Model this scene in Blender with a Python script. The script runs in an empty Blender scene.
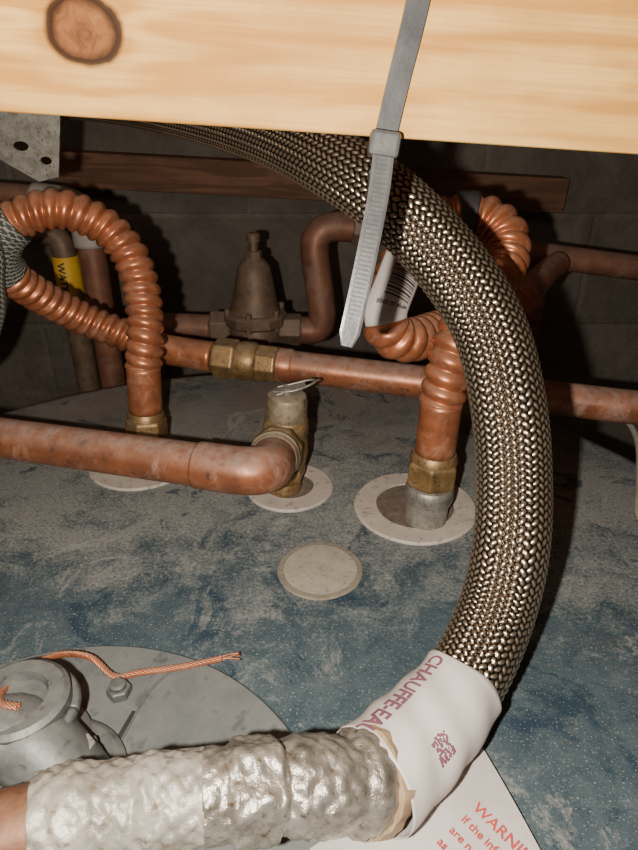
import bpy, bmesh, math, random
import numpy as np
from mathutils import Vector, Matrix
random.seed(4); np.random.seed(4)
SC=bpy.context.scene
COL=SC.collection
# ------------------------------------------------------------ helpers
def link(o,parent=None):
    COL.objects.link(o)
    if parent is not None: o.parent=parent
    return o
def empty(name):
    e=bpy.data.objects.new(name,None); e.empty_display_size=.02
    return link(e)
def mesh_obj(name,V,F,mat,parent=None,smooth=True):
    me=bpy.data.meshes.new(name)
    me.from_pydata([tuple(v) for v in V],[],[tuple(f) for f in F]); me.update()
    if smooth: me.polygons.foreach_set('use_smooth',[True]*len(me.polygons))
    if mat: me.materials.append(mat)
    return link(bpy.data.objects.new(name,me),parent)
def box(name,c,s,mat,parent=None,rot=None,bevel=0.0):
    bm=bmesh.new(); bmesh.ops.create_cube(bm,size=1)
    bmesh.ops.scale(bm,vec=Vector(s),verts=bm.verts)
    if bevel: bmesh.ops.bevel(bm,geom=bm.edges[:],offset=bevel,segments=2,affect='EDGES',profile=.5)
    me=bpy.data.meshes.new(name); bm.to_mesh(me); bm.free(); me.materials.append(mat)
    o=bpy.data.objects.new(name,me); o.location=c
    if rot: o.rotation_euler=rot
    return link(o,parent)
def catmull(P,n=14):
    P=np.array(P,float); Q=np.vstack([2*P[0]-P[1],P,2*P[-1]-P[-2]])
    out=[]
    for i in range(1,len(Q)-2):
        p0,p1,p2,p3=Q[i-1],Q[i],Q[i+1],Q[i+2]
        for k in range(n):
            t=k/n
            out.append(.5*((2*p1)+(-p0+p2)*t+(2*p0-5*p1+4*p2-p3)*t*t+(-p0+3*p1-3*p2+p3)*t**3))
    out.append(Q[-2]); return np.array(out)
def fillet(P,r,n=10):
    P=[np.array(p,float) for p in P]; out=[P[0]]
    for i in range(1,len(P)-1):
        a,b,c=P[i-1],P[i],P[i+1]
        ra=min(r,np.linalg.norm(a-b)*.49); rc=min(r,np.linalg.norm(c-b)*.49)
        s=b+(a-b)/np.linalg.norm(a-b)*ra; e=b+(c-b)/np.linalg.norm(c-b)*rc
        for k in range(n+1):
            t=k/n; m=b*.93+(s+e)*.035
            out.append((1-t)**2*s+2*t*(1-t)*m+t*t*e)
    out.append(P[-1]); return np.array(out)
def resample(P,step):
    seg=np.linalg.norm(np.diff(P,axis=0),axis=1); S=np.concatenate([[0],np.cumsum(seg)])
    n=max(2,int(round(S[-1]/step))+1); s=np.linspace(0,S[-1],n)
    return np.stack([np.interp(s,S,P[:,k]) for k in range(3)],1),s
def smooth_path(P,it=6):
    P=P.copy()
    for _ in range(it): P[1:-1]=.25*P[:-2]+.5*P[1:-1]+.25*P[2:]
    return P
def frames(C,ref=None):
    T=np.gradient(C,axis=0); T/=np.linalg.norm(T,axis=1)[:,None]
    E1=np.zeros_like(C)
    if ref is None:
        a=np.array([0,0,1.]) if abs(T[0][2])<.8 else np.array([1.,0,0])
        e=a-T[0]*a.dot(T[0]); e/=np.linalg.norm(e); E1[0]=e
        for i in range(1,len(C)):
            e=E1[i-1]-T[i]*E1[i-1].dot(T[i]); E1[i]=e/np.linalg.norm(e)
    else:
        r=np.array(ref,float)
        for i in range(len(C)):
            e=r-T[i]*r.dot(T[i]); E1[i]=e/np.linalg.norm(e)
    return T,E1,np.cross(T,E1)
def sweep(name,C,s,rfn,seg,mat,parent=None,caps=True,attr=None,smooth=True):
    T,E1,E2=frames(C); th=np.arange(seg)/seg*2*np.pi
    SS,TH=np.meshgrid(s,th,indexing='ij')
    R=rfn(SS,TH)*np.ones_like(SS)
    V=C[:,None,:]+R[...,None]*(np.cos(TH)[...,None]*E1[:,None,:]+np.sin(TH)[...,None]*E2[:,None,:])
    n=len(s); V=V.reshape(-1,3)
    i=np.arange(n-1)[:,None]; j=np.arange(seg)[None,:]; j2=(j+1)%seg
    F=np.stack([i*seg+j,i*seg+j2,(i+1)*seg+j2,(i+1)*seg+j],-1).reshape(-1,4)
    me=bpy.data.meshes.new(name)
    nv=len(V); nf=len(F)
    me.vertices.add(nv); me.vertices.foreach_set('co',V.astype(np.float32).ravel())
    extra=[list(range(seg))[::-1],[ (n-1)*seg+k for k in range(seg)]] if caps else []
    nl=nf*4+sum(len(e) for e in extra)
    me.loops.add(nl); li=np.concatenate([F.ravel()]+[np.array(e) for e in extra]) if extra else F.ravel()
    me.loops.foreach_set('vertex_index',li.astype(np.int32))
    me.polygons.add(nf+len(extra))
    st=list(np.arange(nf)*4)
    if extra: st+= [nf*4,nf*4+seg]
    me.polygons.foreach_set('loop_start',np.array(st,np.int32))
    me.update(calc_edges=True); me.validate()
    sm=[smooth]*nf+[False]*len(extra)
    me.polygons.foreach_set('use_smooth',sm)
    if attr is not None:
        A=me.attributes.new('h','FLOAT','POINT'); A.data.foreach_set('value',attr(SS,TH).astype(np.float32).ravel())
    me.materials.append(mat)
    return link(bpy.data.objects.new(name,me),parent)
def tube(name,P,r,mat,parent=None,seg=28,step=.004,mode='line',fr=.03,rough=0.0,caps=True):
    C=catmull(P) if mode=='smooth' else (fillet(P,fr) if mode=='fillet' else np.array(P,float))
    C,s=resample(C,step)
    if mode!='line': C=smooth_path(C,2)
    f=lambda S,TH: r+rough*(np.sin(S*410+TH*2)+np.sin(S*173+TH*3+1)+.6*np.sin(S*777-TH*4))*.5
    return sweep(name,C,s,f,seg,mat,parent,caps)
def revolve(name,o,axis,prof,seg,mat,parent=None,smooth=True,phase=0.0):
    o=Vector(o); a=Vector(axis).normalized()
    u=a.orthogonal().normalized()
    if abs(a.z)>.9: u=(Vector((1,0,0))-a*a.x).normalized()
    v=a.cross(u); V=[];F=[]
    for (t,r) in prof:
        for k in range(seg):
            th=2*math.pi*(k+phase)/seg
            V.append(o+a*t+u*(r*math.cos(th))+v*(r*math.sin(th)))
    n=len(prof)
    for i in range(n-1):
        for k in range(seg):
            k2=(k+1)%seg; F.append((i*seg+k,i*seg+k2,(i+1)*seg+k2,(i+1)*seg+k))
    F.append(tuple(range(seg))[::-1]); F.append(tuple((n-1)*seg+k for k in range(seg)))
    ob=mesh_obj(name,V,F,mat,parent,smooth)
    if smooth:
        ob.data.polygons[-1].use_smooth=False; ob.data.polygons[-2].use_smooth=False
        m=ob.modifiers.new('es','EDGE_SPLIT'); m.split_angle=math.radians(38)
    return ob
def hexnut(name,o,axis,L,r,mat,parent=None,seg=6,phase=0.3):
    c=.12*r
    ob=revolve(name,o,axis,[(0,r-c),(c,r),(L-c,r),(L,r-c)],seg,mat,parent,False,phase)
    b=ob.modifiers.new('b','BEVEL'); b.width=r*.06; b.segments=2
    return ob
def annulus(name,c,r0,r1,h,mat,parent=None,seg=64,wob=0.0):
    V=[];F=[]
    prof=[(r0,0),(r0,h),(r1-h*.6,h*.9),(r1,h*.35),(r1,0)]
    for k in range(seg):
        th=2*math.pi*k/seg; w=1+wob*math.sin(3*th+1)+wob*.6*math.sin(7*th)
        for (r,z) in prof: V.append((c[0]+r*w*math.cos(th),c[1]+r*w*math.sin(th),c[2]+z))
    m=len(prof)
    for k in range(seg):
        k2=(k+1)%seg
        for i in range(m): F.append((k*m+i,k*m+(i+1)%m,k2*m+(i+1)%m,k2*m+i))
    return mesh_obj(name,V,F,mat,parent,False)
def wrap_pt(C,s,E1,E2,ss,tt,r):
    I=lambda A: np.array([np.interp(ss,s,A[:,k]) for k in range(3)])
    return I(C)+r*(math.cos(tt)*I(E1)+math.sin(tt)*I(E2))
def patch(name,C,s,s0,s1,t0,t1,r,ref,mat,parent=None,ns=30,nt=24,wob=0.0):
    T,E1,E2=frames(C,ref); V=[];F=[]
    for i in range(ns+1):
        for j in range(nt+1):
            tt=t0+(t1-t0)*j/nt
            ss=s0+(s1-s0)*i/ns
            if wob>0 and i==0: ss+=.0012*math.sin(tt*3)
            rr=r(i/ns) if callable(r) else r
            V.append(wrap_pt(C,s,E1,E2,ss,tt,rr+wob*(math.sin(ss*260+tt*2)+.7*math.sin(tt*5+ss*90))))
    for i in range(ns):
        for j in range(nt):
            a=i*(nt+1)+j; F.append((a,a+1,a+nt+2,a+nt+1))
    ob=mesh_obj(name,V,F,mat,parent,True)
    m=ob.modifiers.new('t','SOLIDIFY'); m.thickness=.0003; m.offset=1
    return ob
def text_mesh(body,size,bold=0.0):
    cu=bpy.data.curves.new('t','FONT'); cu.body=body; cu.size=size; cu.offset=bold; cu.resolution_u=3
    o=bpy.data.objects.new('t',cu); COL.objects.link(o); bpy.context.view_layer.update()
    dg=bpy.context.evaluated_depsgraph_get(); me=bpy.data.meshes.new_from_object(o.evaluated_get(dg))
    bpy.data.objects.remove(o)
    bm=bmesh.new(); bm.from_mesh(me)
    bmesh.ops.triangulate(bm,faces=bm.faces[:])
    bmesh.ops.subdivide_edges(bm,edges=bm.edges[:],cuts=1)
    bm.to_mesh(me); bm.free()
    return [v.co.copy() for v in me.vertices],[tuple(p.vertices) for p in me.polygons]
# ------------------------------------------------------------ materials
def newmat(name):
    m=bpy.data.materials.new(name); m.use_nodes=True; nt=m.node_tree
    b=nt.nodes['Principled BSDF']; return m,nt,b
def N(nt,t,**k):
    n=nt.nodes.new(t)
    for a,v in k.items(): setattr(n,a,v)
    return n
def noise(nt,scale,detail=5,rough=.6,vec=None,dist=0):
    n=N(nt,'ShaderNodeTexNoise'); n.inputs['Scale'].default_value=scale; n.inputs['Detail'].default_value=detail
    n.inputs['Roughness'].default_value=rough; n.inputs['Distortion'].default_value=dist
    if vec is None:
        g=N(nt,'ShaderNodeTexCoord'); vec=g.outputs['Object']
    nt.links.new(vec,n.inputs['Vector']); return n.outputs['Fac']
def ramp(nt,fac,stops):
    r=N(nt,'ShaderNodeValToRGB'); e=r.color_ramp.elements
    while len(e)<len(stops): e.new(.5)
    for i,(p,c) in enumerate(stops):
        e[i].position=p; e[i].color=(c[0],c[1],c[2],1) if not isinstance(c,(int,float)) else (c,c,c,1)
    nt.links.new(fac,r.inputs['Fac']); return r.outputs['Color']
def mix(nt,fac,a,b,mode='MIX'):
    m=N(nt,'ShaderNodeMix',data_type='RGBA',blend_type=mode)
    for s,v in ((m.inputs[0],fac),(m.inputs[6],a),(m.inputs[7],b)):
        if hasattr(v,'links'): nt.links.new(v,s)
        elif isinstance(v,(int,float)): s.default_value=v
        else: s.default_value=(v[0],v[1],v[2],1)
    return m.outputs[2]
def math_(nt,op,a,b=None,c=None):
    m=N(nt,'ShaderNodeMath',operation=op)
    for i,v in enumerate((a,b,c)):
        if v is None: continue
        if hasattr(v,'links'): nt.links.new(v,m.inputs[i])
        else: m.inputs[i].default_value=v
    return m.outputs[0]
def bump(nt,b,h,strength=.3,dist=.001):
    n=N(nt,'ShaderNodeBump'); n.inputs['Strength'].default_value=strength; n.inputs['Distance'].default_value=dist
    nt.links.new(h,n.inputs['Height']); nt.links.new(n.outputs['Normal'],b.inputs['Normal'])
def upfac(nt,lo=.2,hi=.95):
    g=N(nt,'ShaderNodeNewGeometry'); s=N(nt,'ShaderNodeSeparateXYZ'); nt.links.new(g.outputs['Normal'],s.inputs[0])
    mr=N(nt,'ShaderNodeMapRange'); mr.inputs[1].default_value=lo; mr.inputs[2].default_value=hi
    nt.links.new(s.outputs['Z'],mr.inputs[0]); return mr.outputs[0]
def aged(name,c1,c2,metal=.6,rough=.4,sc=60,dust=0.0,dustc=(.42,.38,.34),bmp=.15,spots=None,grime=0.0):
    m,nt,b=newmat(name)
    f=noise(nt,sc,6,.65); col=mix(nt,ramp(nt,f,[(.35,0),(.68,1)]),c1,c2)
    if spots:
        f2=noise(nt,sc*4,3,.5); col=mix(nt,ramp(nt,f2,[(.60,0),(.70,1)]),col,spots)
    if dust>0:
        d=math_(nt,'MULTIPLY',upfac(nt),ramp(nt,noise(nt,sc*2.2,6,.7),[(.3,.25),(.65,1)])); d=math_(nt,'MULTIPLY',d,dust)
        if grime>0:
            g2=math_(nt,'MULTIPLY',ramp(nt,noise(nt,sc*.7,7,.75,None,.5),[(.5,0),(.66,1)]),grime); d=math_(nt,'MAXIMUM',d,g2)
        col=mix(nt,d,col,dustc)
        mm=math_(nt,'MULTIPLY',math_(nt,'SUBTRACT',1.0,d),metal); nt.links.new(mm,b.inputs['Metallic'])
        rr=math_(nt,'MULTIPLY_ADD',d,.9-rough,rough); nt.links.new(rr,b.inputs['Roughness'])
    else:
        b.inputs['Metallic'].default_value=metal; b.inputs['Roughness'].default_value=rough
    nt.links.new(col,b.inputs['Base Color'])
    bump(nt,b,noise(nt,sc*5,4,.6),bmp,.0006)
    return m
M={}
M['copper']=aged('aged_copper',(.43,.16,.075),(.24,.09,.05),.55,.36,45,.8,(.34,.27,.23),.2,(.16,.08,.055),.6)
M['copper_flex']=aged('corrugated_copper',(.52,.185,.08),(.32,.11,.055),.6,.33,70,.5,(.42,.30,.23),.1,None,.35)
M['copper_dark']=aged('dark_dusty_copper',(.28,.125,.075),(.15,.07,.05),.35,.5,40,.6,(.24,.19,.16),.2,None,.4)
M['copper_stub']=aged('tarnished_copper',(.20,.07,.03),(.11,.04,.022),.4,.45,60,.4,(.22,.15,.10),.3,(.08,.04,.02),.4)
M['brass']=aged('aged_brass',(.33,.20,.08),(.17,.105,.045),.6,.40,90,.45,(.38,.33,.25),.35,(.10,.065,.035),.3)
M['brass_dark']=aged('dusty_bronze',(.19,.12,.08),(.10,.068,.046),.3,.55,60,.7,(.25,.20,.165),.3,None,.3)
M['capmetal']=aged('dusty_bronze_cap',(.30,.235,.155),(.18,.135,.085),.5,.42,60,.55,(.42,.38,.31),.3,(.12,.085,.05),.35)
M['galv']=aged('galvanised_steel',(.34,.33,.30),(.19,.18,.155),.6,.42,120,.4,(.44,.41,.36),.4,(.15,.12,.08))
M['cast']=aged('grey_cast_metal',(.14,.148,.145),(.08,.087,.09),.4,.42,50,.4,(.25,.25,.235),.35,(.05,.05,.05),.35)
M['plate']=aged('grey_dusty_plate',(.085,.105,.112),(.175,.185,.178),.1,.65,22,.35,(.24,.235,.22),.3,(.05,.065,.075),.4)
M['ring']=aged('white_plastic_ring',(.54,.48,.42),(.40,.35,.31),0,.5,50,.3,(.46,.41,.37),.2,(.28,.23,.19))
M['plug']=aged('dusty_cream_plug',(.38,.35,.28),(.28,.25,.20),0,.7,70,.3,(.40,.36,.30),.5,(.20,.17,.13))
M['plugrim']=aged('dusty_plug_rim',(.26,.225,.17),(.17,.15,.12),0,.8,120,.3,(.28,.25,.2),.8,(.12,.11,.1))
M['insul']=aged('dirty_insulation',(.17,.13,.10),(.07,.055,.045),0,.95,120,.2,(.25,.2,.17),1.0)
M['foil']=aged('silvery_foil_tape',(.42,.39,.345),(.17,.155,.13),.72,.32,80,.15,(.38,.35,.30),1.0,(.16,.11,.07),.3)
M['tape']=aged('dirty_sealing_tape',(.36,.345,.305),(.18,.165,.135),.3,.42,60,.2,(.36,.33,.28),1.0,(.15,.11,.07),.35)
M['paper']=aged('paper',(.60,.56,.535),(.48,.45,.43),0,.6,30,0,bmp=.1)
M['beige']=aged('beige_collar',(.42,.30,.18),(.22,.14,.08),.1,.55,80,.2,(.45,.35,.25),.6)
M['ink']=aged('purple_ink',(.22,.09,.12),(.18,.07,.10),0,.6,30,0,bmp=0)
M['red']=aged('red_ink',(.55,.07,.06),(.48,.06,.05),0,.6,30,0,bmp=0)
M['black']=aged('black_ink',(.03,.028,.03),(.045,.04,.04),0,.5,60,0,bmp=.1)
M['tie']=aged('grey_nylon',(.06,.061,.065),(.11,.11,.11),.25,.33,60,.1,(.3,.3,.3),.2)
M['concrete']=aged('rough_concrete',(.15,.135,.12),(.10,.09,.08),0,.95,8,0,bmp=.6)
M['yellow']=aged('yellow_tag',(.70,.42,.03),(.55,.32,.02),0,.5,60,0,bmp=.1)
M['whitepl']=aged('dusty_white_plastic',(.40,.37,.33),(.30,.27,.24),0,.6,50,.3,(.4,.36,.3),.2)

def tank_mat():
    m,nt,b=newmat('dusty_blue_enamel')
    tc=N(nt,'ShaderNodeTexCoord'); P=tc.outputs['Object']; sx=N(nt,'ShaderNodeSeparateXYZ'); nt.links.new(P,sx.inputs[0])
    def mrg(inp,lo,hi,a=0.0,b_=1.0):
        mr=N(nt,'ShaderNodeMapRange'); mr.inputs[1].default_value=lo; mr.inputs[2].default_value=hi; mr.inputs[3].default_value=a; mr.inputs[4].default_value=b_
        nt.links.new(inp,mr.inputs[0]); return mr.outputs[0]
    big=noise(nt,7,7,.68,P,.8); med=noise(nt,38,9,.75,P,.5); fine=noise(nt,420,4,.7,P)
    mp=N(nt,'ShaderNodeMapping'); mp.inputs['Scale'].default_value=(7,30,14); mp.inputs['Rotation'].default_value=(0,0,.22); nt.links.new(P,mp.inputs[0])
    streak=noise(nt,1.0,8,.75,mp.outputs[0],.8)
    blue=mix(nt,ramp(nt,med,[(.38,0),(.66,1)]),(.028,.056,.075),(.078,.114,.131))
    dust=mix(nt,ramp(nt,fine,[(.3,0),(.7,1)]),(.145,.155,.153),(.30,.30,.28))
    yb=mrg(sx.outputs['Y'],.27,.42,-.15,.09)
    d=math_(nt,'ADD',math_(nt,'MULTIPLY_ADD',big,.65,math_(nt,'MULTIPLY',streak,.35)),yb)
    d=math_(nt,'ADD',d,math_(nt,'MULTIPLY_ADD',fine,.45,-.225))
    d=math_(nt,'ADD',d,math_(nt,'MULTIPLY_ADD',med,.6,-.3))
    df=ramp(nt,d,[(.40,.08),(.62,.92)])
    col=mix(nt,df,blue,dust)
    yb2=mrg(sx.outputs['Y'],.47,.60)
    br=math_(nt,'MULTIPLY',yb2,ramp(nt,noise(nt,11,6,.65,P),[(.4,.15),(.6,.85)]))
    col=mix(nt,br,col,(.20,.16,.13))
    rub=ramp(nt,noise(nt,13,8,.75,P,1.4),[(.56,0),(.61,1)])
    col=mix(nt,math_(nt,'MULTIPLY',rub,.8),col,(.020,.043,.068))
    sm=ramp(nt,noise(nt,.8,8,.75,mp.outputs[0],.8),[(.60,0),(.68,1)])
    col=mix(nt,math_(nt,'MULTIPLY',sm,.45),col,(.13,.105,.085))
    lt=ramp(nt,noise(nt,17,8,.8,P,.8),[(.56,0),(.65,1)])
    col=mix(nt,math_(nt,'MULTIPLY',lt,.6),col,(.37,.365,.335))
    spk=ramp(nt,noise(nt,800,2,.5,P),[(.63,0),(.69,1)])
    col=mix(nt,math_(nt,'MULTIPLY',spk,.6),col,(.40,.385,.35))
    spk2=ramp(nt,noise(nt,500,3,.5,P),[(.64,0),(.68,1)])
    col=mix(nt,math_(nt,'MULTIPLY',spk2,.6),col,(.02,.03,.04))
    nt.links.new(col,b.inputs['Base Color'])
    rr=ramp(nt,df,[(0,.5),(1,.9)]); nt.links.new(rr,b.inputs['Roughness']); b.inputs['Specular IOR Level'].default_value=.3
    bump(nt,b,math_(nt,'ADD',fine,math_(nt,'MULTIPLY',med,.8)),.5,.0009); return m
M['tank']=tank_mat()

def wood_mat(name,c1,c2,knot=None,rough=.55,fres=1.0):
    m,nt,b=newmat(name)
    tc=N(nt,'ShaderNodeTexCoord'); P=tc.outputs['Object']; sx=N(nt,'ShaderNodeSeparateXYZ'); nt.links.new(P,sx.inputs[0])
    X,Yy,Z=sx.outputs['X'],sx.outputs['Y'],sx.outputs['Z']
    mp=N(nt,'ShaderNodeMapping'); mp.inputs['Scale'].default_value=(1.6*fres,16*fres,16*fres); nt.links.new(P,mp.inputs[0])
    n1=noise(nt,3.0,4,.5,mp.outputs[0],.4)
    base=math_(nt,'ADD',math_(nt,'MULTIPLY',Z,60.0),math_(nt,'MULTIPLY',n1,7.0))
    if knot:
        kx=math_(nt,'MULTIPLY',math_(nt,'SUBTRACT',X,knot[0]),.85); kz=math_(nt,'SUBTRACT',Z,knot[1])
        nn=noise(nt,60,3,.5,P)
        r=math_(nt,'SQRT',math_(nt,'ADD',math_(nt,'MULTIPLY',kx,kx),math_(nt,'MULTIPLY',kz,kz)))
        r=math_(nt,'ADD',r,math_(nt,'MULTIPLY_ADD',nn,.006,-.003))
        w=math_(nt,'DIVIDE',.0006,math_(nt,'ADD',math_(nt,'MULTIPLY',r,r),.00025))
        base=math_(nt,'ADD',base,w)
    fr=math_(nt,'SINE',math_(nt,'MULTIPLY',base,3.2))
    g=ramp(nt,math_(nt,'MULTIPLY_ADD',fr,.5,.5),[(.1,0),(.95,1)])
    mp2=N(nt,'ShaderNodeMapping'); mp2.inputs['Scale'].default_value=(8,500,500); nt.links.new(P,mp2.inputs[0])
    fib=noise(nt,1,3,.6,mp2.outputs[0])
    col=mix(nt,g,c1,c2); col=mix(nt,ramp(nt,fib,[(.35,.35),(.6,0)]),col,tuple(x*.55 for x in c2))
    col=mix(nt,ramp(nt,noise(nt,9,5,.6,P),[(.4,0),(.7,.75)]),col,tuple(x*.75 for x in c2))
    if knot:
        halo=ramp(nt,math_(nt,'MULTIPLY',r,50.0),[(.55,.5),(.9,0)])
        col=mix(nt,halo,col,(.32,.14,.035))
        inner=ramp(nt,math_(nt,'MULTIPLY',r,50.0),[(.0,1),(.50,1),(.56,0)])
        kc=mix(nt,ramp(nt,noise(nt,150,6,.7,P,1.0),[(.3,0),(.7,1)]),(.26,.105,.035),(.10,.036,.013))
        col=mix(nt,inner,col,kc)
        ring=ramp(nt,math_(nt,'MULTIPLY',r,50.0),[(.36,0),(.50,1),(.57,1),(.66,0)])
        col=mix(nt,math_(nt,'MULTIPLY',ring,.93),col,(.018,.007,.004))
        b.inputs['Specular IOR Level'].default_value=.12
    nt.links.new(col,b.inputs['Base Color']); b.inputs['Roughness'].default_value=rough
    bump(nt,b,fib,.25,.0005); return m
M['pine']=wood_mat('pine_lumber',(.74,.45,.14),(.52,.25,.055),(-.0875,-.0148),.6)
M['oldwood']=wood_mat('old_brown_wood',(.27,.135,.08),(.15,.075,.045),None,.8)
M['studwood']=wood_mat('old_stud_wood',(.36,.20,.11),(.22,.11,.06),None,.8)

def block_mat():
    m,nt,b=newmat('concrete_block')
    tc=N(nt,'ShaderNodeTexCoord'); mp=N(nt,'ShaderNodeMapping'); nt.links.new(tc.outputs['Object'],mp.inputs[0])
    mp.inputs['Rotation'].default_value=(math.radians(90),0,0); mp.inputs['Location'].default_value=(.12,.05,0)
    br=N(nt,'ShaderNodeTexBrick'); nt.links.new(mp.outputs[0],br.inputs['Vector'])
    br.inputs['Scale'].default_value=1; br.inputs['Brick Width'].default_value=.40; br.inputs['Row Height'].default_value=.20
    br.inputs['Mortar Size'].default_value=.006; br.inputs['Mortar Smooth'].default_value=.6
    br.inputs['Color1'].default_value=(.25,.22,.19,1); br.inputs['Color2'].default_value=(.20,.18,.155,1); br.inputs['Mortar'].default_value=(.26,.23,.20,1)
    n=noise(nt,11,9,.75,None,.5); col=mix(nt,ramp(nt,n,[(.35,.0),(.65,.8)]),br.outputs['Color'],(.11,.09,.075))
    nt.links.new(col,b.inputs['Base Color']); b.inputs['Roughness'].default_value=.95
    h=math_(nt,'ADD',noise(nt,110,6,.7),math_(nt,'MULTIPLY',br.outputs['Fac'],-.5)); bump(nt,b,h,.7,.006); return m
M['block']=block_mat()

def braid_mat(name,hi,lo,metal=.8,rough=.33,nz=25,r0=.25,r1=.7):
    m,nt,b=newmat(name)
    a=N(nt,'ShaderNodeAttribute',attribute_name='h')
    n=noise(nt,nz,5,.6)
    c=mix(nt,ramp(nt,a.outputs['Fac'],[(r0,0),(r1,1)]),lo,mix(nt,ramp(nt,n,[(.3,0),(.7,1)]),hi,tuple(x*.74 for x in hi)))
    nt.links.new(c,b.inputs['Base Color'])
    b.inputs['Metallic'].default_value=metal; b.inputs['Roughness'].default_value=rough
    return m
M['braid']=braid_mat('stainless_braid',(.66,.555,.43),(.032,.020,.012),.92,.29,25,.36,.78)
M['darkbraid']=braid_mat('dark_braid_sleeve',(.035,.045,.04),(.26,.25,.22),.0,.6)
# ------------------------------------------------------------ room
box('wall_back',(0,1.20,-.35),(2.0,.10,2.4),M['block'])
box('wall_left',(-.95,.2,-.35),(.10,1.9,2.4),M['block'])
box('wall_right',(.95,.2,-.35),(.10,1.9,2.4),M['block'])
box('floor',(0,.2,-1.55),(2.0,2.1,.10),M['concrete'])
box('ceiling',(0,.2,.90),(2.0,2.1,.10),M['oldwood'])
o=box('ledger_board',(-.01,1.131,.158),(.84,.04,.055),M['oldwood'],None,(0,math.radians(2.9),0),.002)
box('wall_stud',(-.372,1.04,-.70),(.055,.09,1.60),M['studwood'],None,None,.002)
box('wall_stud',(.345,1.04,-.74),(.032,.09,1.52),M['studwood'],None,None,.002)
# ------------------------------------------------------------ water heater
wh=empty('water_heater')
prof=[(.0,-1.5),(.395,-1.5),(.40,-1.49),(.40,-.012),(.3985,-.005),(.394,-.001),(.386,.0),(.2,.0),(.0001,.0)]
V=[];F=[];seg=128
for (r,z) in prof:
    r=max(r,.0001)
    for k in range(seg):
        t=2*math.pi*k/seg; V.append((-.06+r*math.cos(t),.304+r*math.sin(t),z))
for i in range(len(prof)-1):
    for k in range(seg): F.append((i*seg+k,i*seg+(k+1)%seg,(i+1)*seg+(k+1)%seg,(i+1)*seg+k))
mesh_obj('tank_shell',V,F,M['tank'],wh)
for i,(c,r0,r1,w) in enumerate([((.077,.424,0),.031,.049,.006),((-.0245,.4526,0),.020,.0365,.004),((-.1585,.4933,0),.027,.047,.004)]):
    annulus('port_ring_%d'%(i+1),c,r0,r1,.0022,M['ring'],wh,64,w)
    revolve('port_insulation_%d'%(i+1),(c[0],c[1],.0002),(0,0,1),[(0,r0+.001),(.0005,r0+.001),(.0009,r0*.6)],32,M['insul'],wh)
annulus('anode_plug_rim',(.0007,.348,0),.0258,.0300,.0014,M['plugrim'],wh,64,.006)
revolve('anode_plug',(.0007,.348,0),(0,0,1),[(0,.0262),(.0006,.0261),(.0008,.0250),(.0008,.01)],64,M['plug'],wh)
revolve('burner_cover_plate',(-.125,.143,0),(0,0,1),[(0,.134),(.0026,.134),(.0034,.133),(.0034,.06)],96,M['plate'],wh)
tube('cover_seam',[(-.120,.160,.0035),(-.104,.203,.0035),(-.094,.243,.0035),(-.080,.262,.0035)],.0007,M['cast'],wh,8,.002,'smooth')
box('cover_slot',(-.101,.222,.0036),(.0028,.018,.0010),M['black'],wh,(0,0,-.25),.0003)
# ------------------------------------------------------------ nipples
def nipple(name,base,top,zs,r,rn):
    g=empty(name); b=Vector(base); a=(Vector(top)-b).normalized()
    prof=[(0,r)]
    n=int(zs[0]/.0016)
    for k in range(n): prof+= [(k*.0016+.0004,r),(k*.0016+.0008,r*.955),(k*.0016+.0012,r*.955),(k*.0016+.0016,r)]
    revolve('steel_nipple',b,a,prof,32,M['galv'],g)
    hexnut('union_nut',b+a*zs[0],a,zs[1]-zs[0]-.006,rn,M['brass'],g)
    revolve('nut_collar',b+a*(zs[1]-.006),a,[(0,rn*.9),(.003,rn*.88),(.006,rn*.80)],32,M['brass'],g)
    return g,b,a
g1,b1,a1=nipple('inlet_nipple',(.083,.406,.0005),(.088,.413,.10),(.032,.059),.0160,.0200)
revolve('lower_collar',b1+a1*.018,a1,[(0,.0175),(.004,.0185),(.011,.0185),(.013,.017)],32,M['galv'],g1)
g2,b2,a2=nipple('outlet_nipple',(-.1555,.500,.0005),(-.152,.505,.06),(.018,.046),.0165,.0185)
# ------------------------------------------------------------ corrugated connectors
def corrugated(name,P,r0,dep,pitch,mat,parent,smooth_ends=0.0):
    C=catmull(P,16); C,s=resample(C,.0009); C=smooth_path(C,60)
    def f(S,TH):
        p=np.abs(np.sin(math.pi*(S/pitch+TH/(2*math.pi))))
        return r0-dep*(1-p**.75)
    return sweep(name,C,s,f,36,mat,parent),C,s
fl=empty('corrugated_copper_connector')
mm=lambda L:[tuple(c/1000 for c in p) for p in L]
top2=b2+a2*.046
tube('smooth_sleeve',[tuple(top2),tuple(b2+a2*.088)],.0145,M['copper_flex'],fl)
P=[tuple(b2+a2*.086)]+mm([(-147,511,110),(-147,521,130),(-150,530,153),(-158,535,178),(-174,535,198),(-196,526,212),(-218,519,213),(-240,512,204),(-256,513,184),(-258,526,163),(-244,552,134),(-219,574,107),(-186,582,88),(-152,582,74)])
_,CL,sL=corrugated('corrugated_tube',P,.0158,.0036,.0100,M['copper_flex'],fl)
tube('tail_sleeve',mm([(-152,582,74),(-101,571,70)]),.0145,M['copper_flex'],fl)

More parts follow.
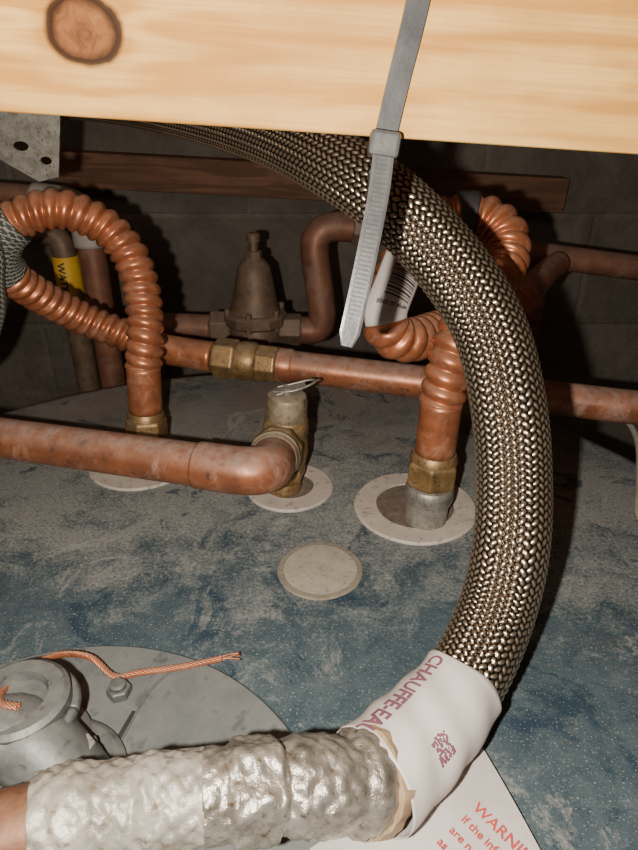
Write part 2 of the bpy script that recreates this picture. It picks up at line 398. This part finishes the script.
fr_=empty('corrugated_copper_connector')
tube('smooth_sleeve',[tuple(b1+a1*.059),tuple(b1+a1*.100)],.0150,M['copper_flex'],fr_)
P=[tuple(b1+a1*.099)]+mm([(91,416,122),(96,424,140),(107,438,157),(127,461,170),(141,482,182),(143,497,199),(129,508,210),(108,511,211),(86.5,505.6,205),(66,480.4,191.7),(53.8,458.3,171.5),(46,445,152.6),(53.6,445,137),(70,454,131),(99,490.6,125.7),(141,530,117),(200,610,115)])
_,CR,sR=corrugated('corrugated_tube',P,.0168,.0040,.0105,M['copper_flex'],fr_)
tube('tail_sleeve',mm([(199,609,115),(225,660,114),(262,730,112),(285,765,112)]),.0140,M['copper'],fr_,mode='smooth')
refv=(-.055,-.46,.13)
mid=np.argmin(np.linalg.norm(CR-np.array([.0538,.4583,.1715]),axis=1)); sm=sR[mid]
ta,tb=-1.25,.85
patch('barcode_label',CR,sR,sm-.028,sm+.028,ta,tb,.0176,refv,M['paper'],fr_)
T,E1,E2=frames(CR,refv)
V=[];F=[];ss=sm-.022
while ss<sm+.013:
    w=random.choice([.0006,.0010,.0014])
    for j in range(9):
        tt=-.95+1.15*j/8
        V.append(wrap_pt(CR,sR,E1,E2,ss,tt,.0181)); V.append(wrap_pt(CR,sR,E1,E2,ss+w,tt,.0181))
    n0=len(V)-18
    for j in range(8): F.append((n0+2*j,n0+2*j+1,n0+2*j+3,n0+2*j+2))
    ss+=w+random.choice([.0007,.0011,.0014])
mesh_obj('barcode_bars',V,F,M['black'],fr_,False)
vs,fs=text_mesh('Made to code',.0042,.0001)
mesh_obj('label_text',[wrap_pt(CR,sR,E1,E2,sm+.019-v.y,-.95+v.x/.0178,.0181) for v in vs],fs,M['black'],fr_,False)
i0=np.argmin(np.linalg.norm(CR-np.array([.112,.511,.211]),axis=1))
patch('black_tape',CR,sR,sR[i0]-.009,sR[i0]+.006,-math.pi,math.pi,.0177,refv,M['black'],fr_,12,40)
# ------------------------------------------------------------ long copper pipe with union
lp=empty('copper_supply_pipe')
A=Vector((-.096,.570,.070)); B=Vector((.274,.492,.055)); D=(B-A).normalized()
tube('pipe_run',[tuple(A+D*.06),tuple(A+D*(1.0/D.x)*.995)],.0148,M['copper'],lp,rough=0)
hexnut('union_nut_1',A-D*.004,D,.024,.0195,M['brass'],lp)
revolve('union_ring',A+D*.020,D,[(0,.0175),(.004,.0185),(.016,.0185),(.019,.0165)],36,M['brass'],lp)
hexnut('union_nut_2',A+D*.038,D,.022,.0180,M['brass'],lp,8,.1)
revolve('solder_cup',A+D*.06,D,[(0,.0164),(.012,.0162),(.014,.015)],36,M['copper'],lp)
# ------------------------------------------------------------ relief valve
rv=empty('relief_valve')
o=Vector((-.030,.450,.0005)); up=Vector((.06,0,1)).normalized()
revolve('base_thread',o,up,[(0,.0150),(.006,.0152),(.010,.0135),(.014,.0150)],32,M['brass'],rv)
hexnut('base_hex',o+up*.012,up,.013,.0185,M['brass'],rv)
revolve('valve_body',o+up*.024,up,[(0,.0155),(.004,.0175),(.014,.0190),(.024,.0180),(.029,.0165)],40,M['brass'],rv)
revolve('crimp_ring',o+up*.052,up,[(0,.0168),(.003,.0182),(.009,.0182),(.015,.0172),(.016,.0165)],40,M['brass'],rv)
revolve('bonnet_cap',o+up*.066,up,[(0,.0165),(.017,.0162),(.021,.0150),(.0225,.012),(.0225,.004)],40,M['capmetal'],rv)
t=o+up*.0885
revolve('lever_post',t,up,[(0,.004),(.005,.004)],16,M['galv'],rv)
box('lever_plate',t+Vector((.003,-.001,.004)),(.024,.009,.0012),M['galv'],rv,(0,math.radians(-12),math.radians(10)),.0004)
tube('test_lever_wire',[tuple(t+Vector(v)) for v in [(-.011,-.004,.003),(-.002,-.007,.004),(.010,-.006,.006),(.022,.001,.009),(.018,.006,.0085),(.004,.006,.005),(-.008,.004,.003)]],.0009,M['galv'],rv,10,.001,'smooth')
Co=Vector((-.036,.368,.0665)); So=Vector((-.030,.447,.047)); dv=(Co-So).normalized()
revolve('outlet_boss',So,dv,[(0,.016),(.018,.0175),(.021,.0175)],32,M['brass'],rv)
hexnut('outlet_nut',So+dv*.020,dv,.014,.0205,M['brass'],rv,8)
revolve('outlet_collar',So+dv*.034,dv,[(0,.0175),(.002,.0192),(.006,.0192),(.007,.0178),(.009,.0185),(.012,.0172)],36,M['capmetal'],rv)
dp=empty('copper_discharge_pipe')
E=(-.244,.428,.0615); dl=(Vector(E)-Co).normalized()
C=fillet([tuple(So+dv*.044),tuple(Co),tuple(Co+dl*.05)],.026,16); C,s=resample(C,.002); C=smooth_path(C,4)
sweep('elbow',C,s,lambda S,TH:.0168+0*S,36,M['copper'],dp)
tube('pipe_run',[tuple(Co+dl*.035),tuple(Co+dl*(.86/abs(dl.x)))],.0155,M['copper'],dp)
# ------------------------------------------------------------ background pressure regulator
pr=empty('pressure_regulator_valve')
o=Vector((-.082,.787,.0)); up=Vector((.02,0,1)).normalized()
revolve('lower_body',o-up*.02,up,[(0,.012),(.010,.026),(.03,.033),(.046,.034),(.052,.030)],40,M['brass_dark'],pr)
hexnut('bottom_plug',o-up*.040,up,.022,.016,M['brass_dark'],pr)
revolve('bonnet_flange',o+up*.030,up,[(0,.038),(.003,.041),(.013,.041),(.017,.037)],12,M['brass_dark'],pr,False)
revolve('bonnet',o+up*.046,up,[(0,.033),(.008,.0295),(.022,.0265),(.045,.0225),(.058,.0195),(.064,.014),(.068,.010)],40,M['brass_dark'],pr)
hexnut('lock_nut',o+up*.112,up,.010,.011,M['brass_dark'],pr)
revolve('adjusting_screw',o+up*.121,up,[(0,.0055),(.012,.0055),(.0125,.0085),(.020,.0085),(.022,.006)],16,M['brass_dark'],pr)
for k in range(6):
    th=k*math.pi/3+.4; revolve('flange_bolt_%d'%(k+1),o+Vector((.036*math.cos(th),.036*math.sin(th),.028)),up,[(0,.004),(.024,.004),(.025,.003)],6,M['brass_dark'],pr,False)
hexnut('outlet_union',(-.052,.785,.022),(1,0,-.02),.030,.021,M['brass_dark'],pr)
hexnut('inlet_union',(-.112,.787,.024),(-1,0,.02),.028,.021,M['brass_dark'],pr)
bp=empty('copper_branch_pipe')
tube('regulator_outlet_pipe',[(-.024,.785,.021),(.008,.783,.020),(-.010,.790,.152),(.060,.798,.146),(.12,.798,.140)],.0175,M['copper_dark'],bp,mode='fillet',fr=.034)
hexnut('coupling',(.040,.797,.148),(1,0,-.08),.030,.0225,M['brass_dark'],bp,8)
tube('branch_run',[(.10,.798,.1405),(.30,.79,.112),(.90,.76,.04)],.0150,M['copper_dark'],bp)
ip=empty('regulator_inlet_pipe')
tube('pipe_run',[(-.139,.787,.024),(-.235,.79,.027),(-.235,.87,.03),(-.235,.88,-1.5)],.0165,M['copper_dark'],ip,mode='fillet',fr=.03)
lr=empty('copper_riser_pipe')
tube('riser',[(-.281,.80,-1.5),(-.281,.80,.172),(-.36,.800,.182),(-.90,.800,.20)],.0165,M['copper_dark'],lr,mode='fillet',fr=.035)
tube('white_elbow',[(-.281,.80,.125),(-.281,.80,.172),(-.34,.80,.179)],.0200,M['whitepl'],lr,mode='fillet',fr=.035)
ly=empty('gas_riser_pipe')
tube('riser',[(-.324,.822,-1.5),(-.324,.822,.136),(-.40,.822,.140),(-.90,.822,.145)],.0150,M['brass_dark'],ly,mode='fillet',fr=.022)
revolve('yellow_tag_sleeve',(-.324,.822,.044),(0,0,1),[(0,.0165),(.064,.0165)],32,M['yellow'],ly)
vs,fs=text_mesh('WATER',.013,.0003)
mesh_obj('tag_text',[(-.324+.0172*math.sin((v.y-.004)/.0172-.1),.822-.0172*math.cos((v.y-.004)/.0172-.1),.102-v.x) for v in vs],fs,M['black'],ly,False)
# ------------------------------------------------------------ braided hose
bh=empty('braided_steel_hose')
HP=mm([(-391,740,289),(-270,697,291),(-171,616,288),(-89,532,280),(-32,459,271),(8,403,259),(40,371,242),(70,351,215),(91,330,186),(100,306,152),(103.5,288,117),(100.5,266,87),(93,250,59),(77,227,41),(58.2,206.4,33.5),(39.5,188,31.5),(22,171.5,34)])
C=catmull(HP,20); C,s=resample(C,.00058); C=smooth_path(C,300)
HR=.0194; NC=34; AX=.0041
def braid_h(S,TH):
    p=TH/(2*np.pi)*NC+S/AX; q=TH/(2*np.pi)*NC-S/AX
    ip=np.floor(p); iq=np.floor(q); fp=p-ip; fq=q-iq; m=(ip+iq)%4
    pos=np.where(m<2,(m+fq)/2,(m-2+fp)/2); cross=np.where(m<2,fp,fq)
    return np.sqrt(np.clip(1-(2*cross-1)**2,0,1))*(.25+.75*np.sin(np.pi*pos))
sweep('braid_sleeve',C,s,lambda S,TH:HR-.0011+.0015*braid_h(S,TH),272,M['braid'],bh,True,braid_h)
HC,Hs=C,s
tube('rear_section',mm([(-895,1010,292),(-700,930,291),(-540,850,290),(-391,740,289)]),.0192,M['galv'],bh,mode='smooth')
L=Hs[-1]
iL=np.argmin(np.linalg.norm(HC-np.array([.072,.221,.038]),axis=1)); sl=Hs[iL]
ref=(-.04,-.19,.265)
RL=lambda u:.0208+.0030*math.sin(min(1,u*1.3)*math.pi*.5)
patch('paper_label',HC,Hs,sl,L,-2.6,2.6,RL,ref,M['paper'],bh,44,60,.0005)
T,E1,E2=frames(HC,ref)
vs,fs=text_mesh('CHAUFFE-EAU',.0115,.0003)
mesh_obj('label_text',[wrap_pt(HC,Hs,E1,E2,sl+.004+v.x*.95,.95-v.y/.024,RL((.003+v.x*.95)/(L-sl))+.0012) for v in vs],fs,M['ink'],bh,False)
V=[];F=[]
for i in range(13):
    for j in range(13):
        if random.random()<.55 or (i in(0,12) and j<4):
            n0=len(V); c=.00085
            for (di,dj) in ((0,0),(1,0),(1,1),(0,1)):
                V.append(wrap_pt(HC,Hs,E1,E2,L-.032+(i+di)*c,-.62+(j+dj)*c/.024,.0249))
            F.append((n0,n0+1,n0+2,n0+3))
mesh_obj('label_qr_code',V,F,M['ink'],bh,False)
# end ferrule and taped fitting
hf=empty('taped_pipe_fitting')
FP=[(.0245,.1735,.0345),(.010,.1650,.0430),(-.010,.1600,.0500),(-.0328,.1545,.0545),(-.0762,.1475,.0555),(-.105,.1395,.0562)]
C=catmull(FP,14); C,s=resample(C,.0006); C=smooth_path(C,20)
Ls=s[-1]
rng=np.random.RandomState(3)
K=[(rng.uniform(60,620),rng.randint(1,11),rng.uniform(0,6.28),rng.uniform(.4,1)) for _ in range(22)]
def crumple(S,TH):
    o=0
    for (a,b_,c_,d_) in K: o=o+d_*np.abs(np.sin(S*a+b_*TH*(1 if c_>3 else -1)+c_))
    return (o/len(K)-.45)*.0066
def frf(S,TH):
    u=S/Ls
    base=np.interp(u,[0,.10,.13,.20,.30,.34,.36,.47,.49,.52,.66,.70,.74,.84,.88,.92,1],[.0205,.0210,.0178,.0194,.0190,.0163,.0190,.0190,.0166,.0172,.0176,.0186,.0172,.0178,.0198,.0198,.0186])
    hexa=np.where((u>.35)&(u<.48),.0011*np.cos(6*TH),0)
    return base+hexa+crumple(S,TH)
k1=int(len(s)*.56)
sweep('foil_taped_section',C[:k1],s[:k1],frf,110,M['foil'],hf)
sweep('white_taped_section',C[k1-2:],s[k1-2:],frf,110,M['tape'],hf)
sweep('beige_ferrule',C[:14],s[:14],lambda S,TH:.0224+.0006*np.sin(TH*5+S*200)+.0003*np.sin(TH*17),64,M['beige'],hf)
tube('copper_stub',[(-.098,.1412,.056),(-.1135,.1368,.0567),(-.22,.106,.058),(-.45,.05,.058),(-.897,-.06,.058)],.0160,M['copper_stub'],hf,mode='smooth',rough=.0001)
# ------------------------------------------------------------ wooden beam and zip tie
bo=box('wooden_beam',(0,.299,.3275),(1.80,.038,.089),M['pine'],None,(0,math.radians(3.5),0),.0015)
zt=empty('zip_tie')
def strap(name,P,w,t,wdir,mat,parent,ridges=False):
    C=catmull(P,10); C,s=resample(C,.0009); C=smooth_path(C,3)
    T=np.gradient(C,axis=0); T/=np.linalg.norm(T,axis=1)[:,None]; V=[];F=[]
    wd=np.array(wdir,float)
    for i in range(len(C)):
        e=wd-T[i]*wd.dot(T[i]); e/=np.linalg.norm(e); n=np.cross(T[i],e)
        ww=w(s[i]/s[-1]) if callable(w) else w
        rr=(.03 if (ridges and i%2) else 0)
        for (a,b) in ((-.5,-.5),(.5,-.5),(.5,.35),(.38,.5),(.30,.5),(.28,.5-rr),(-.28,.5-rr),(-.30,.5),(-.38,.5),(-.5,.35)):
            V.append(C[i]+e*ww*a+n*t*b)
    m=10
    for i in range(len(C)-1):
        for k in range(m): F.append((i*m+k,i*m+(k+1)%m,(i+1)*m+(k+1)%m,(i+1)*m+k))
    F.append(tuple(range(m))[::-1]); F.append(tuple((len(C)-1)*m+k for k in range(m)))
    return mesh_obj(name,V,F,mat,parent,False)
wd=(1,.1,.15)
strap('loop_strap',[(.0255,.2765,.279),(.0300,.2775,.300),(.0355,.2775,.325),(.0405,.2780,.355),(.0420,.2805,.3695),(.0420,.30,.3725),(.0415,.320,.368),(.039,.345,.325),(.037,.388,.275),(.036,.401,.252),(.034,.398,.230),(.031,.375,.2165),(.028,.348,.224),(.0265,.318,.248),(.0255,.290,.268)],.0086,.0016,wd,M['tie'],zt)
strap('tail',[(.0255,.272,.2785),(.0235,.266,.262),(.0190,.257,.240),(.0145,.2495,.220),(.0112,.245,.206)],lambda u:.0084 if u<.93 else .0084*(1-.45*(u-.93)/.07),.0014,wd,M['tie'],zt,True)
box('lock_head',(.0255,.2725,.2795),(.0120,.0075,.0095),M['tie'],zt,(math.radians(-12),math.radians(8),0),.0016)
# ------------------------------------------------------------ hanger bracket (top left)
cu=bpy.data.curves.new('hanger_bracket','CURVE'); cu.dimensions='2D'; cu.fill_mode='BOTH'; cu.extrude=.0009
def poly(pts):
    sp=cu.splines.new('POLY'); sp.points.add(len(pts)-1)
    for i,p in enumerate(pts): sp.points[i].co=(p[0],p[1],0,1)
    sp.use_cyclic_u=True
poly([(-.262,.85),(-.262,.256),(-.249,.248),(-.222,.232),(-.206,.2356),(-.197,.277),(-.197,.85)])
for (cx,cz,rx,rz) in [(-.2135,.2475,.0045,.003),(-.231,.258,.006,.0035),(-.224,.33,.005,.005),(-.224,.42,.005,.005)]:
    poly([(cx+rx*math.cos(k*math.pi/10),cz+rz*math.sin(k*math.pi/10)) for k in range(20)])
cu.materials.append(M['galv'])
hb=bpy.data.objects.new('hanger_bracket',cu); hb.rotation_euler=(math.radians(90),0,0); hb.location=(0,.540,0); link(hb)
# dark braided cable, top left
dc=empty('braided_cable')
def dbr(S,TH):
    p=TH/(2*np.pi)*10+S/.0045; q=TH/(2*np.pi)*10-S/.0045
    return np.where((np.abs((p%1)-.5)<.13)|(np.abs((q%1)-.5)<.09),0.0,1.0)
C=catmull([(-.34,.49,.40),(-.31,.49,.30),(-.278,.489,.25),(-.256,.490,.215),(-.249,.492,.190),(-.256,.497,.165),(-.268,.505,.13),(-.31,.53,.08),(-.42,.62,.02)],20); C,s=resample(C,.0009)
sweep('cable_jacket',C,s,lambda S,TH:.0085+0*S,60,M['darkbraid'],dc,True,dbr)
i1=np.argmin(np.linalg.norm(CL-np.array([-.240,.512,.204]),axis=1)); i2=np.argmin(np.linalg.norm(CL-np.array([-.258,.526,.163]),axis=1))
Cx,sx=resample(CL[i1-6:i2],.001)
sweep('sleeve_wrap',Cx,sx,lambda S,TH:.0180+0*S,90,M['darkbraid'],dc,True,dbr)
# ------------------------------------------------------------ conduit elbow casting, lower left
ce=empty('conduit_elbow_fitting')
tube('elbow_body',[(-.262,.150,.030),(-.190,.178,.031),(-.146,.196,.030),(-.126,.190,.022),(-.112,.182,.006)],.0195,M['cast'],ce,mode='smooth',seg=40,rough=.0004)
revolve('hub',(-.142,.206,.0036),(0,0,1),[(0,.028),(.006,.028),(.010,.0225),(.030,.0215),(.034,.0235),(.041,.0235),(.043,.021),(.043,.014),(.038,.013)],48,M['cast'],ce)
tube('clamp_ring',[( -.142+.0245*math.cos(t),.206+.0245*math.sin(t),.036) for t in np.linspace(0,2*math.pi,25)],.0028,M['cast'],ce,12,.002)
box('clamp_ear',(-.1135,.1935,.020),(.018,.016,.007),M['cast'],ce,(0,.2,.4),.002)
hexnut('clamp_bolt',(-.111,.193,.022),(.1,0,1),.008,.0062,M['galv'],ce)
revolve('base_flange',(-.128,.188,.0036),(0,0,1),[(0,.036),(.004,.036),(.006,.033)],48,M['cast'],ce)
for k in range(3): box('rib_%d'%k,(-.150+.012*k,.166,.012),(.003,.020,.016),M['cast'],ce,(0,0,.25),.001)
lg=empty('grounding_lug')
hexnut('lug_nut',(-.1097,.2416,.0036),(0,0,1),.006,.0068,M['cast'],lg)
revolve('lug_screw',(-.1097,.2416,.009),(0,0,1),[(0,.0045),(.003,.0045),(.004,.003)],16,M['cast'],lg)
gw=empty('copper_ground_wire')
WP=np.array(mm([(-137,197,50),(-146,200,49),(-152,212,42),(-150,234,33),(-142.7,251.6,23),(-129.4,258,14),(-114,249.5,8.5),(-101,253,7.5),(-79,257.3,7),(-56,263,7.5)]))
C0=catmull(WP,14); C0,s0=resample(C0,.0008); T,E1,E2=frames(C0)
for k in range(6):
    ph=k*math.pi/3; W_=C0+.00125*(np.cos(s0*420+ph)[:,None]*E1+np.sin(s0*420+ph)[:,None]*E2)
    sweep('strand_%d'%(k+1),W_,s0,lambda S,TH:.00062+0*S,8,M['copper_flex'],gw)
    e=W_[-1]; d=np.array([.008,.002,.0])+np.random.randn(3)*np.array([.001,.0026,.001])
    tube('frayed_end_%d'%(k+1),[tuple(e),tuple(e+d*.6+np.array([0,0,.0006])),tuple(e+d*1.2)],.0005,M['copper_flex'],gw,8,.001,'smooth')
# ------------------------------------------------------------ warning paper
wp=empty('warning_notice')
q=[(.080,.2165),(.101,.146),(.020,.095),(-.004,.160)]
V=[];F=[];n=20
for i in range(n+1):
    for j in range(n+1):
        u=i/n;v=j/n
        x=(1-u)*(1-v)*q[0][0]+u*(1-v)*q[1][0]+u*v*q[2][0]+(1-u)*v*q[3][0]
        y=(1-u)*(1-v)*q[0][1]+u*(1-v)*q[1][1]+u*v*q[2][1]+(1-u)*v*q[3][1]
        V.append((x,y,.0045+.0012*math.sin(u*4+v*3)+.0008*math.sin(v*7)))
for i in range(n):
    for j in range(n): a=i*(n+1)+j; F.append((a,a+1,a+n+2,a+n+1))
po=mesh_obj('sheet',V,F,M['paper'],wp)
rd=np.array([.62,-.78]); dn=np.array([-.78,-.62])
for k,(t_,sz) in enumerate([('WARNING',.0075),('If the information',.0055),('are not followed',.0055),('as explained',.0055),('a fire may',.0055)]):
    vs,fs=text_mesh(t_,sz,.0001)
    o2=np.array([.0700,.1765])+dn*(.0080*k)
    mesh_obj('text_line_%d'%(k+1),[(o2[0]+rd[0]*v.x-dn[0]*v.y,o2[1]+rd[1]*v.x-dn[1]*v.y,.0070) for v in vs],fs,M['red'],wp,False)
tube('white_cable',[(.30,.62,.012),(.298,.53,.010),(.268,.45,.006),(.247,.40,.006),(.25,.34,.006),(.29,.26,.006)],.0028,M['whitepl'],None,14,.003,'smooth')
# ------------------------------------------------------------ lights, world
w=bpy.data.worlds.new('world'); SC.world=w; w.use_nodes=True
w.node_tree.nodes['Background'].inputs[0].default_value=(.9,.80,.70,1); w.node_tree.nodes['Background'].inputs[1].default_value=.035
l=bpy.data.lights.new('phone_flash','POINT'); l.energy=13; l.shadow_soft_size=.004; l.color=(1,.905,.78)
lo=bpy.data.objects.new('phone_flash',l); lo.location=(-.035,-.005,.292); link(lo)
l2=bpy.data.lights.new('warm_fill_light','POINT'); l2.energy=1.5; l2.shadow_soft_size=.05; l2.color=(1,.8,.6)  # unseen weak fill light, warm, high on the left
lo2=bpy.data.objects.new('warm_fill_light',l2); lo2.location=(-.5,.1,.75); link(lo2)
# ------------------------------------------------------------ camera
cd=bpy.data.cameras.new('camera'); cd.sensor_fit='VERTICAL'; cd.sensor_height=24; cd.lens=24*640/850; cd.clip_start=.01
co=bpy.data.objects.new('camera',cd); co.location=(0,0,.3); co.rotation_euler=(math.radians(62),0,0); link(co)
SC.camera=co
